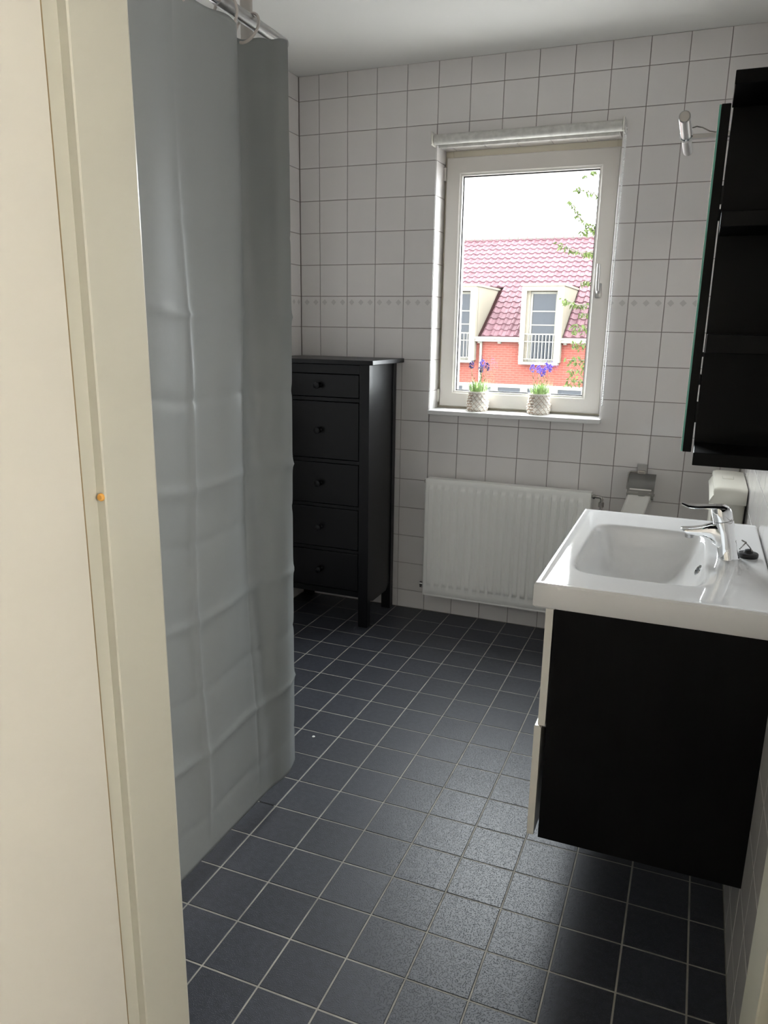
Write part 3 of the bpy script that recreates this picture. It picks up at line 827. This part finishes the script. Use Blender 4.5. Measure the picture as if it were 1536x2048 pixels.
# ------------------------------------------------------------------ faucet
fz = bz(1.94, -1.572)
fa = thing('faucet', 'chrome single lever basin mixer tap', 'faucet', (1.938, -1.572, fz))
def ell(cx_, z, a, b_, n=28, tilt=0): return [(cx_ + a * math.cos(2 * PI * k / n), -1.572 + b_ * math.sin(2 * PI * k / n), z + tilt * math.cos(2 * PI * k / n)) for k in range(n)]
bm = new_bm()
loft(bm, [ell(1.938, fz - .002, .0262, .0262), ell(1.938, fz + .004, .0262, .0262), ell(1.937, fz + .006, .0248, .0248), ell(1.932, fz + .03, .0238, .0238), ell(1.925, fz + .06, .0236, .0236), ell(1.918, fz + .088, .0236, .0236, tilt=.004), ell(1.9165, fz + .094, .0232, .0232, tilt=.005)])
body = obj('body', bm, 'chrome', fa, True, 40)
def sec(x, zc, hw, hh, tz=0):
    o = []
    for k in range(20):
        a = 2 * PI * k / 20; c_, s_ = math.cos(a), math.sin(a)
        o.append((x - tz * s_, -1.572 + hw * math.copysign(abs(c_) ** .75, c_), zc + hh * math.copysign(abs(s_) ** .75, s_)))
    return o
bm = new_bm()
loft(bm, [sec(1.926, .945, .021, .036), sec(1.905, .955, .0205, .029), sec(1.888, .9605, .0200, .0215), sec(1.868, .9595, .0195, .0135), sec(1.848, .9575, .0190, .0098, .004), sec(1.832, .956, .0185, .0088, .009), sec(1.828, .9555, .0165, .0078, .009)])
obj('spout', bm, 'chrome', fa, True, 45)
bm = new_bm(); lathe(bm, [(.0105, 0), (.0115, .004), (.0115, .011)], (1.842, -1.572, .9395), 20); obj('aerator', bm, 'brushed_steel', fa, True)
bm = new_bm()
loft(bm, [ell(1.9155, fz + .0955, .0225, .0225, tilt=.005), ell(1.912, fz + .108, .0235, .0232, tilt=.003), ell(1.909, fz + .120, .0240, .0228, tilt=.001), ell(1.907, fz + .127, .0225, .020), ell(1.906, fz + .130, .016, .014)])
head = obj('lever_head', bm, 'chrome', fa, True, 40)
bm = new_bm()
def lev(x, z, hw, t): return [(x, -1.572 - hw, z), (x, -1.572 - hw * .8, z + t), (x, -1.572 + hw * .8, z + t), (x, -1.572 + hw, z), (x, -1.572 + hw * .8, z - t * .9), (x, -1.572 - hw * .8, z - t * .9)]
loft(bm, [lev(1.926, 1.0215, .015, .004), lev(1.912, 1.0245, .0185, .006), lev(1.885, 1.0235, .0180, .005), lev(1.855, 1.0205, .0165, .0038), lev(1.832, 1.0195, .0155, .0028), lev(1.815, 1.0265, .0145, .0022)])
obj('lever', bm, 'chrome', head, True, 40)

# plug with bead chain behind the tap
pz = bz(1.985, -1.535)
pg = thing('basin_plug', 'black rubber basin plug with a short bead chain beside the tap', 'plug', (1.984, -1.535, pz))
bm = new_bm(); lathe(bm, [(.0225, 0), (.024, .003), (.024, .009), (.0225, .0115), (.012, .0125), (.009, .019), (.004, .021)], (1.985, -1.540, pz), 28); obj('stopper', bm, 'rubber', pg, True, 40)
bm = new_bm(); cpts = []
for k in range(34):
    f = k / 33
    x = 1.963 + .022 * f + .008 * math.sin(f * 9); y = -1.558 + .018 * f + .010 * math.sin(f * 13); z = pz + .008 + .042 * math.sin(PI * (f * .85 + .12)) * (1 - .3 * f)
    cpts.append((x, y, z)); bead(bm, (x, y, z), .0023)
tube(bm, cpts, .0007, 4); c = obj('chain', bm, 'dark_chrome', pg); c['kind'] = 'stuff'

# ------------------------------------------------------------------ mirror cabinet, end shelf and lamp
MZ0, MZ1 = 1.188, 1.896
mc = thing('mirror_cabinet', 'black wall cabinet with a mirror door above the washbasin', 'mirror cabinet', (1.93, -1.5, MZ0))
bm = new_bm(); y0, y1 = -1.800, -1.200
box(bm, 1.8265, 2.028, y0, y0 + .016, MZ0, MZ1); box(bm, 1.8265, 2.028, y1 - .016, y1, MZ0, MZ1); box(bm, 1.8265, 2.028, y0 + .016, y1 - .016, MZ0, MZ0 + .016); box(bm, 1.8265, 2.028, y0 + .016, y1 - .016, MZ1 - .016, MZ1); box(bm, 2.018, 2.028, y0 + .016, y1 - .016, MZ0 + .016, MZ1 - .016)
obj('carcass', bm, 'cabinet_black', mc)
obj('shelf', B(1.83, 2.017, y0 + .017, y1 - .017, 1.42, 1.436), 'cabinet_black', mc)
dr_ = obj('door', B(1.8045, 1.8222, -1.812, -1.19, MZ0 + .003, MZ1 - .012, bev=.001, seg=1), 'cabinet_black', mc)
mg = obj('mirror', B(1.8006, 1.8043, -1.811, -1.191, MZ0 + .004, MZ1 - .013), 'glass_edge', dr_); mg['label'] = 'mirror glass with green edge'
obj('mirror_face', B(1.8002, 1.8005, -1.8105, -1.1915, MZ0 + .0045, MZ1 - .0135), 'mirror', dr_)
for hz in (1.30, 1.74): obj('hinge', B(1.822, 1.86, -1.2155, -1.2005, hz, hz + .03), 'brushed_steel', dr_)
for a, b_ in ((1.395, 1.405), (1.255, 1.30), (1.70, 1.735)): obj('door_buffer', B(1.8222, 1.8266, -1.80, -1.795, a, b_), 'rubber', dr_)

es = thing('end_shelf', 'black open end shelf fixed to the side of the mirror cabinet', 'shelf', (1.93, -1.89, MZ0))
ey0, ey1 = -1.975, -1.8005
obj('back_board', B(2.012, 2.028, ey0, ey1, MZ0, MZ1), 'cabinet_black', es)
obj('side_board', B(1.8265, 2.011, ey1 - .014, ey1, MZ0 + .001, MZ1), 'cabinet_black', es)
obj('base_board', B(1.8265, 2.0115, ey0, ey1 - .0145, MZ0, MZ0 + .026, bev=.001, seg=1), 'cabinet_black', es)
obj('top_board', B(1.8235, 2.0115, ey0, ey1 - .0145, MZ1 - .022, MZ1 + .001, bev=.001, seg=1), 'cabinet_black', es)
obj('shelf', B(1.8265, 2.0115, ey0 + .003, ey1 - .0145, 1.407, 1.4425, bev=.001, seg=1), 'cabinet_black', es)
obj('shelf', B(1.8265, 2.0115, ey0 + .003, ey1 - .0145, 1.636, 1.664, bev=.001, seg=1), 'cabinet_black', es)

lp = thing('mirror_lamp', 'small brushed metal tube lamp on an arm above the mirror', 'lamp', (1.81, -1.48, 1.895))
bm = new_bm(); lathe(bm, [(.0105, -.180), (.0125, -.178), (.0125, -.012)], (1.7305, -1.480, 1.902), 24, axis='y'); obj('tube_shade', bm, 'brushed_steel', lp, True)
bm = new_bm(); lathe(bm, [(.0115, .012), (.0115, .176), (.009, .180)], (1.7305, -1.480, 1.902), 24, axis='y'); obj('tube_shade', bm, 'brushed_steel', lp, True)
bm = new_bm(); lathe(bm, [(.0125, -.012), (.015, -.010), (.015, .010), (.0115, .012)], (1.7305, -1.480, 1.902), 24, axis='y'); obj('collar', bm, 'chrome', lp, True)
bm = new_bm(); box(bm, 1.738, 1.86, -1.487, -1.473, 1.893, 1.903, .001, 1); box(bm, 1.83, 1.90, -1.51, -1.45, 1.8962, 1.908, .002, 1); obj('arm', bm, 'brushed_steel', lp)
bm = new_bm(); tube(bm, [(1.742, -1.48, 1.918), (1.752, -1.48, 1.9205), (1.765, -1.48, 1.917), (1.782, -1.48, 1.908), (1.80, -1.48, 1.9045), (1.84, -1.48, 1.905)], .0016, 6); obj('cable', bm, 'dark_chrome', lp, True)

# ------------------------------------------------------------------ shower: rail, rings, curtain, pipe
RXc, RZc = .75, 2.140
rail = thing('curtain_rail', 'chrome shower curtain rail bent round the shower corner', 'curtain rail', (RXc, -1.75, RZc))
bm = new_bm(); tube(bm, [(RXc, Y0 + .0, RZc), (RXc, -1.775, RZc)], .0125, 20); obj('tube_section', bm, 'chrome', rail, True)
bm = new_bm(); lathe(bm, [(.0145, 0), (.0145, .30), (.013, .302)], (RXc, -1.98, RZc), 20, axis='y')
obj('sleeve', bm, 'brushed_steel', rail, True)
arc = [(RXc, -1.780, RZc)] + [(RXc - .05 + .05 * math.cos(a), -1.745 + .05 * math.sin(a), RZc) for a in [PI / 2 * k / 8 for k in range(9)]] + [(RXc - .09, -1.695, RZc)]
bm = new_bm(); tube(bm, arc, .0145, 16); el = obj('elbow', bm, 'ring_plastic', rail, True)
bm = new_bm(); tube(bm, [(RXc - .08, -1.695, RZc), (XL, -1.695, RZc)], .0125, 20); obj('tube_section', bm, 'chrome', rail, True)
bm = new_bm(); lathe(bm, [(.03, 0), (.03, .008), (.018, .014)], (XL, -1.695, RZc), 20, axis='x'); obj('flange', bm, 'chrome', rail, True)
bm = new_bm(); lathe(bm, [(.03, 0.0), (.03, .008), (.018, .014)], (RXc, Y0, RZc), 20, axis='y'); obj('flange', bm, 'chrome', rail, True)

bm = new_bm(); lathe(bm, [(.016, 0), (.016, ZC - RZc - .01), (.03, ZC - RZc - .008), (.03, ZC - RZc)], (.651, -1.695, RZc), 20); obj('ceiling_support', bm, 'pipe_paint', rail, True)

TOP = 2.098
top_path = [(.755, -2.690), (.77, -2.60), (.76, -2.53), (.75, -2.45), (.76, -2.36), (.772, -2.27), (.765, -2.18), (.762, -2.12), (.772, -2.05), (.785, -1.985), (.778, -1.945), (.742, -1.905), (.727, -1.882), (.742, -1.862), (.785, -1.846), (.815, -1.836), (.836, -1.816)]
bot_path = [(.755, -2.690 + 0.0675 * k) for k in range(13)] + [(.756, -1.838), (.764, -1.790), (.763, -1.735), (.747, -1.678)]
def cr(P, t):
    n = len(P) - 1; f = t * n; i = min(int(f), n - 1); f -= i
    p0, p1, p2, p3 = P[max(i - 1, 0)], P[i], P[i + 1], P[min(i + 2, n)]
    return tuple(.5 * (2 * p1[k] + (p2[k] - p0[k]) * f + (2 * p0[k] - 5 * p1[k] + 4 * p2[k] - p3[k]) * f * f + (3 * p1[k] - p0[k] - 3 * p2[k] + p3[k]) * f ** 3) for k in (0, 1))
def crease(x, pos, w, amp):
    s_ = 0
    for k, p in enumerate(pos): s_ += amp * (1 if k % 2 else -.6) * math.exp(-abs(x - p) / w)
    return s_
zc_ = [.215, .395, .569, .759, .954, 1.085, 1.29, 1.48, 1.67, 1.86]
NU, NV = 240, 210
bm = new_bm(); grid = []
ZB = .092
for j in range(NV + 1):
    f = j / NV; z = ZB + (TOP - ZB) * f
    w = sm(.02, .85, f)
    row = []
    for i in range(NU + 1):
        t = i / NU
        a = cr(top_path, t); b_ = cr(bot_path, t)
        wt = w
        x = a[0] * wt + b_[0] * (1 - wt); y = a[1] * wt + b_[1] * (1 - wt)
        s_ = -(y + 1.70)                                   # metres back along the rail
        zz = z + .010 * math.sin(s_ * 5.1) + .006 * math.sin(s_ * 17)
        fade = sm(2.0, 1.3, z); hem = sm(.10, .30, z)
        x += crease(zz, zc_, .009, .0065) * fade * (.4 + .6 * hem)
        x += (crease(s_ + .01 * math.sin(z * 6), [.215, .46, .70, .94], .008, .0060)) * (.35 + .65 * sm(1.9, 1.2, z)) * hem
        x += .003 * math.sin(s_ * 31 + 2 * math.sin(z * 2.3)) * sm(.0, .6, 1.3 - z) * .4 * hem
        # puckers above the hem
        x += .006 * math.exp(-((s_ - .17 - .02 * math.sin(z * 9)) / .028) ** 2) * math.sin(z * 7 + 1) * sm(1.5, .7, z) * hem
        zo = z
        if j == NV: zo += .002 * math.sin(t * 60)
        row.append(bm.verts.new((x, y, zo)))
    grid.append(row)
for a, b_ in zip(grid, grid[1:]):
    for i in range(NU): bm.faces.new((a[i], a[i + 1], b_[i + 1], b_[i]))
cu = obj('shower_curtain', bm, 'curtain_vinyl', None, True, 60, base=(.75, -2.2, ZB))
tag(cu, 'plain grey satin vinyl shower curtain with packing creases', 'shower curtain')
md = cu.modifiers.new('thickness', 'SOLIDIFY'); md.thickness = .0008

rings = [(-1.835, .752, -1.876), (-1.942, .775, -1.948), (-2.10, .76, -2.12), (-2.28, .785, -2.28), (-2.46, .742, -2.46), (-2.62, .782, -2.61)]
rl_ = ['cream plastic curtain ring at the free edge of the shower curtain', 'cream plastic curtain ring at the fold, second from the free edge of the curtain',
       'cream plastic curtain ring third from the free edge of the curtain', 'cream plastic curtain ring fourth from the free edge of the curtain',
       'cream plastic curtain ring fifth from the free edge of the curtain', 'cream plastic curtain ring next to the doorway wall']
for (yr, xh, yh), lb in zip(rings, rl_):
    bm = new_bm(); pts = []
    for k in range(22):
        a = R(-105 + 300 * k / 21)
        pts.append((RXc + .030 * math.cos(a), yr + (yh - yr) * (.5 - .5 * math.sin(a)), RZc - .019 + .037 * math.sin(a)))
    tube(bm, pts, .0034, 8)
    o = obj('curtain_ring', bm, 'ring_plastic', None, True, base=(RXc, yr, RZc))
    tag(o, lb, 'curtain ring', 'rings along the shower curtain rail')

# ------------------------------------------------------------------ outside: street, house, tree
tag(obj('ground', B(-40, 40, .4, 60, -3.2, -3.1), 'street'), 'grey street outside the window', None, None, 'structure')
HY = 22.0
ho = thing('house', 'red brick house with red roof tiles and cream dormers across the street', 'house', (-3.5, HY, -3.1))
def near(*a, **k): return B(*a, **k)
HXL, HXR = -13.0, 5.0
obj('brick_wall', B(HXL, HXR, HY + .12, HY + 8, -3.1, 1.10), 'brick', ho)
SL = .60; ang = math.atan(SL); EZ, EY = 1.22, HY + .10
RYm = 28.3; RZm = EZ + (RYm - EY) * SL
bm = new_bm(); prism(bm, [(EY, EZ - .10), (RYm, RZm - .10), (RYm + 6.2, EZ - .10)], HXL, HXR, 'x'); roof = obj('roof', bm, 'roof_under', ho)
# roof tiles
TW, TL = .272, .372
def rtile(bm, xf=lambda p: p):
    prof = [(-.136, .012), (-.105, .040), (-.06, .052), (-.02, .030), (.01, .006), (.07, .0), (.125, .004), (.136, .012)]
    a = [bm.verts.new(xf((x, -.03, z + .030))) for x, z in prof]; c = [bm.verts.new(xf((x, TL, z))) for x, z in prof]; lo = [bm.verts.new(xf((x, -.03, -.012))) for x, z in prof]
    for k in range(len(prof) - 1):
        bm.faces.new((a[k], a[k + 1], c[k + 1], c[k])); bm.faces.new((lo[k], lo[k + 1], a[k + 1], a[k]))
bm = new_bm(); rtile(bm); bmesh.ops.recalc_face_normals(bm, faces=list(bm.faces)); tme = bpy.data.meshes.new('roof_tile'); bm.to_mesh(tme); bm.free(); tme.materials.append(MATS['roof_tile'])
DORM = [(-9.49, -8.135), (-6.63, -5.276), (-3.765, -2.418), (-.905, .44)]
nrow = int((RYm - EY) / math.cos(ang) / TL) + 1
RM = Matrix.Rotation(ang, 4, 'X')
mass = new_bm(); ntile = 0
CAMP = Vector((1.82, -3.60, 1.4456))
for r_ in range(nrow):
    s_ = r_ * TL
    y = EY + s_ * math.cos(ang); z = EZ + s_ * math.sin(ang)
    for c_ in range(int((HXR - HXL) / TW)):
        x = HXL + (c_ + .5) * TW
        inside = any(a - .03 < x < b_ + .03 and y < HY + 2.75 for a, b_ in DORM)
        if inside: continue
        # the piece of roof that the window looks out on
        k = (0.14 + 3.6) / (y + 3.6); xw = 1.82 + (x - 1.82) * k
        if .655 < xw < 1.34 and ntile < 298:
            o = bpy.data.objects.new('roof_tile', tme); COL.objects.link(o); o.parent = roof
            o.matrix_local = Matrix.Translation(Vector((x, y, z)) - off_of(roof)) @ RM @ Matrix.Rotation(R(random.uniform(-.7, .7)), 4, 'X'); ntile += 1
        else:
            rtile(mass, lambda p: tuple(Matrix.Translation((x, y, z)) @ RM @ Vector(p)))
o = obj('roof_tile_field', mass, 'roof_tile', roof); o['kind'] = 'stuff'
bm = new_bm(); k = 0
xx = HXL
while xx < HXR:
    lathe(bm, [(.115, 0), (.13, .02), (.125, .36)], (xx, RYm, RZm + .0), 10, axis='x'); xx += .36
obj('ridge', bm, 'house_ridge', roof, True)
# fascia/gutter between the dormers, with little brackets
edges = [HXL] + [e for d in DORM for e in d] + [HXR]
for a, b_ in zip(edges[0::2], edges[1::2]):
    bm = new_bm(); box(bm, a, b_, HY - .12, HY + .16, 1.045, 1.13); box(bm, a, b_, HY - .15, HY + .16, 1.13, 1.20); gt = obj('gutter', bm, 'house_white', ho)
    x = a + .12
    while x < b_:
        obj('bracket', B(x - .05, x + .05, HY - .02, HY + .12, .985, 1.045), 'house_white', gt); x += .69
def house_window(parent, x0, x1, z0, z1, y, bars, fw=.07, ver=()):
    bm = new_bm(); box(bm, x0, x0 + fw, y, y + .08, z0, z1); box(bm, x1 - fw, x1, y, y + .08, z0, z1); box(bm, x0 + fw, x1 - fw, y, y + .08, z0, z0 + fw); box(bm, x0 + fw, x1 - fw, y, y + .08, z1 - fw, z1)
    w_ = obj('window', bm, 'house_white', parent)
    zz = [z0 + fw] + list(bars) + [z1 - fw]
    for zb in bars: obj('glazing_bar', B(x0 + fw, x1 - fw, y + .01, y + .06, zb - .018, zb + .018), 'house_white', w_)
    for a, b_ in zip(zz, zz[1:]): obj('pane', B(x0 + fw - .01, x1 - fw + .01, y + .045, y + .055, a, b_), 'house_glass', w_)
    return w_
for a, b_ in DORM:
    yb = HY + 2.85; zt = 2.84
    # front surround standing down through the eaves into the brickwork
    bm = new_bm(); fy0, fy1 = HY - .16, HY + .12
    box(bm, a, a + .16, fy0, fy1, .42, zt); box(bm, b_ - .20, b_, fy0, fy1, .42, zt); box(bm, a + .16, b_ - .20, fy0, fy1, 2.66, zt)
    dm = obj('dormer', bm, 'house_cream', ho)
    for xc in (a + .03, b_ - .03):
        bm = new_bm(); prism(bm, [(HY + .10, 1.05), (HY + .10, zt - .02), (yb, zt - .02)], xc - .03, xc + .03, 'x'); obj('cheek', bm, 'house_cream', dm)
    bm = new_bm(); box(bm, a - .03, b_ + .03, HY - .20, yb + .2, zt - .03, zt + .04); obj('dormer_roof', bm, 'house_cream', dm)
    obj('sill', B(a + .02, b_ - .05, HY - .22, HY + .12, .34, .42), 'house_white', dm)
    bm = new_bm(); box(bm, a + .16, a + .26, HY + .0, HY + .12, .42, 2.66); obj('lining', bm, 'house_cream', dm)
    house_window(dm, a + .26, b_ - .20, .42, 2.64, HY + .06, (1.60, 2.03))
    rails = new_bm(); box(rails, a + .16, b_ - .20, HY - .12, HY - .09, 1.29, 1.33); box(rails, a + .16, b_ - .20, HY - .12, HY - .09, 1.06, 1.085); box(rails, a + .16, b_ - .20, HY - .12, HY - .09, .50, .53)
    rlg = obj('railing', rails, 'house_white', dm)
    x = a + .28
    while x < b_ - .22:
        obj('baluster', B(x - .012, x + .012, HY - .117, HY - .093, .50, 1.31), 'house_white', rlg); x += .115
x = -11.6
while x < 3:
    house_window(ho, x, x + 1.0, -1.7, -.335, HY + .05, (), .12); x += 1.005
for xd in (-5.10, -7.96 - .0):
    bm = new_bm(); tube(bm, [(xd, HY + .04, 1.05), (xd, HY + .04, -3.1)], .045, 10); obj('downpipe', bm, 'house_white', ho, True)

# tree at the side of the view
tr = thing('tree', 'light green tree with thin drooping leafy twigs outside the window', 'tree', (1.75, 6.3, -3.1))
bm = new_bm()
tube(bm, [(1.75, 6.3, -3.1), (1.72, 6.3, -1), (1.68, 6.25, 1), (1.6, 6.2, 2.4), (1.5, 6.1, 3.6)], [.14, .12, .09, .06, .03], 10)
twigs = [
    [(1.55, 6.1, 3.3), (1.0, 6.0, 3.42), (.62, 6.0, 3.30), (.33, 6.0, 3.15)], [(1.58, 6.15, 2.9), (1.0, 6.05, 3.02), (.55, 6.0, 2.94), (.24, 6.0, 3.05)],
    [(1.6, 6.2, 2.6), (1.0, 6.0, 2.72), (.45, 6.0, 2.62), (.32, 6.0, 2.74), (.21, 6.0, 2.93)], [(1.62, 6.2, 2.3), (.9, 6.0, 2.40), (.46, 6.0, 2.60), (.36, 6.0, 2.55)],
    [(1.62, 6.2, 2.2), (.9, 6.0, 2.34), (.38, 6.0, 2.33), (.11, 6.0, 2.43)], [(1.65, 6.2, 1.9), (.9, 6.0, 2.0), (.40, 6.0, 2.00)],
    [(1.65, 6.2, 1.7), (.8, 6.0, 1.78), (.40, 6.0, 1.74), (.19, 6.0, 1.82)], [(1.66, 6.2, 1.5), (.9, 6.0, 1.60), (.42, 6.0, 1.64)],
    [(1.68, 6.2, 1.2), (.9, 6.0, 1.42), (.33, 6.0, 1.48)], [(1.68, 6.2, 1.0), (.9, 6.0, 1.25), (.34, 6.0, 1.29)], [(1.7, 6.2, .9), (.9, 6.0, 1.10), (.31, 6.0, 1.10)],
    [(1.7, 6.2, .7), (.9, 6.0, .98), (.36, 6.0, .97)], [(1.7, 6.2, .6), (.9, 6.0, .86), (.33, 6.0, .85)], [(1.5, 6.1, 3.5), (1.1, 6.0, 3.9), (.8, 6.0, 3.8)]]
for w_ in twigs: tube(bm, w_, [.018] + [.008] * (len(w_) - 2) + [.003], 6)
obj('trunk', bm, 'bark', tr, True)
rnd = random.Random(3); bm = new_bm()
for w_ in twigs:
    for s0, s1 in zip(w_, w_[1:]):
        s0, s1 = Vector(s0), Vector(s1); L = (s1 - s0).length; low_ = s0.z < 1.6
        for q in range(int(L * (150 if not low_ else 190))):
            p = s0.lerp(s1, rnd.random()) + Vector((rnd.uniform(-.02, .02), rnd.uniform(-.03, .03), rnd.uniform(-.02, .02) * (2.6 if low_ else 1)))
            d = Vector((rnd.uniform(-.6, .6), rnd.uniform(-.6, .6), rnd.uniform(-1, -.1))).normalized(); ln = rnd.uniform(.045, .08)
            sd = d.cross(Vector((rnd.uniform(-1, 1), rnd.uniform(-1, 1), .3))).normalized() * ln * .21
            v = [bm.verts.new(x) for x in (p, p + d * ln * .45 + sd, p + d * ln, p + d * ln * .45 - sd)]; bm.faces.new(v)
fo = obj('foliage', bm, 'tree_leaf', tr); fo['kind'] = 'stuff'

# small things on the floor
bm = new_bm(); lathe(bm, [(.006, 0), (.005, .0015), (.002, .002)], (.662, -1.385, 0), 8)
tag(obj('paper_scrap', bm, 'speck', None, base=(.662, -1.385, 0)), 'tiny white scrap lying on the dark floor near the curtain', 'scrap')
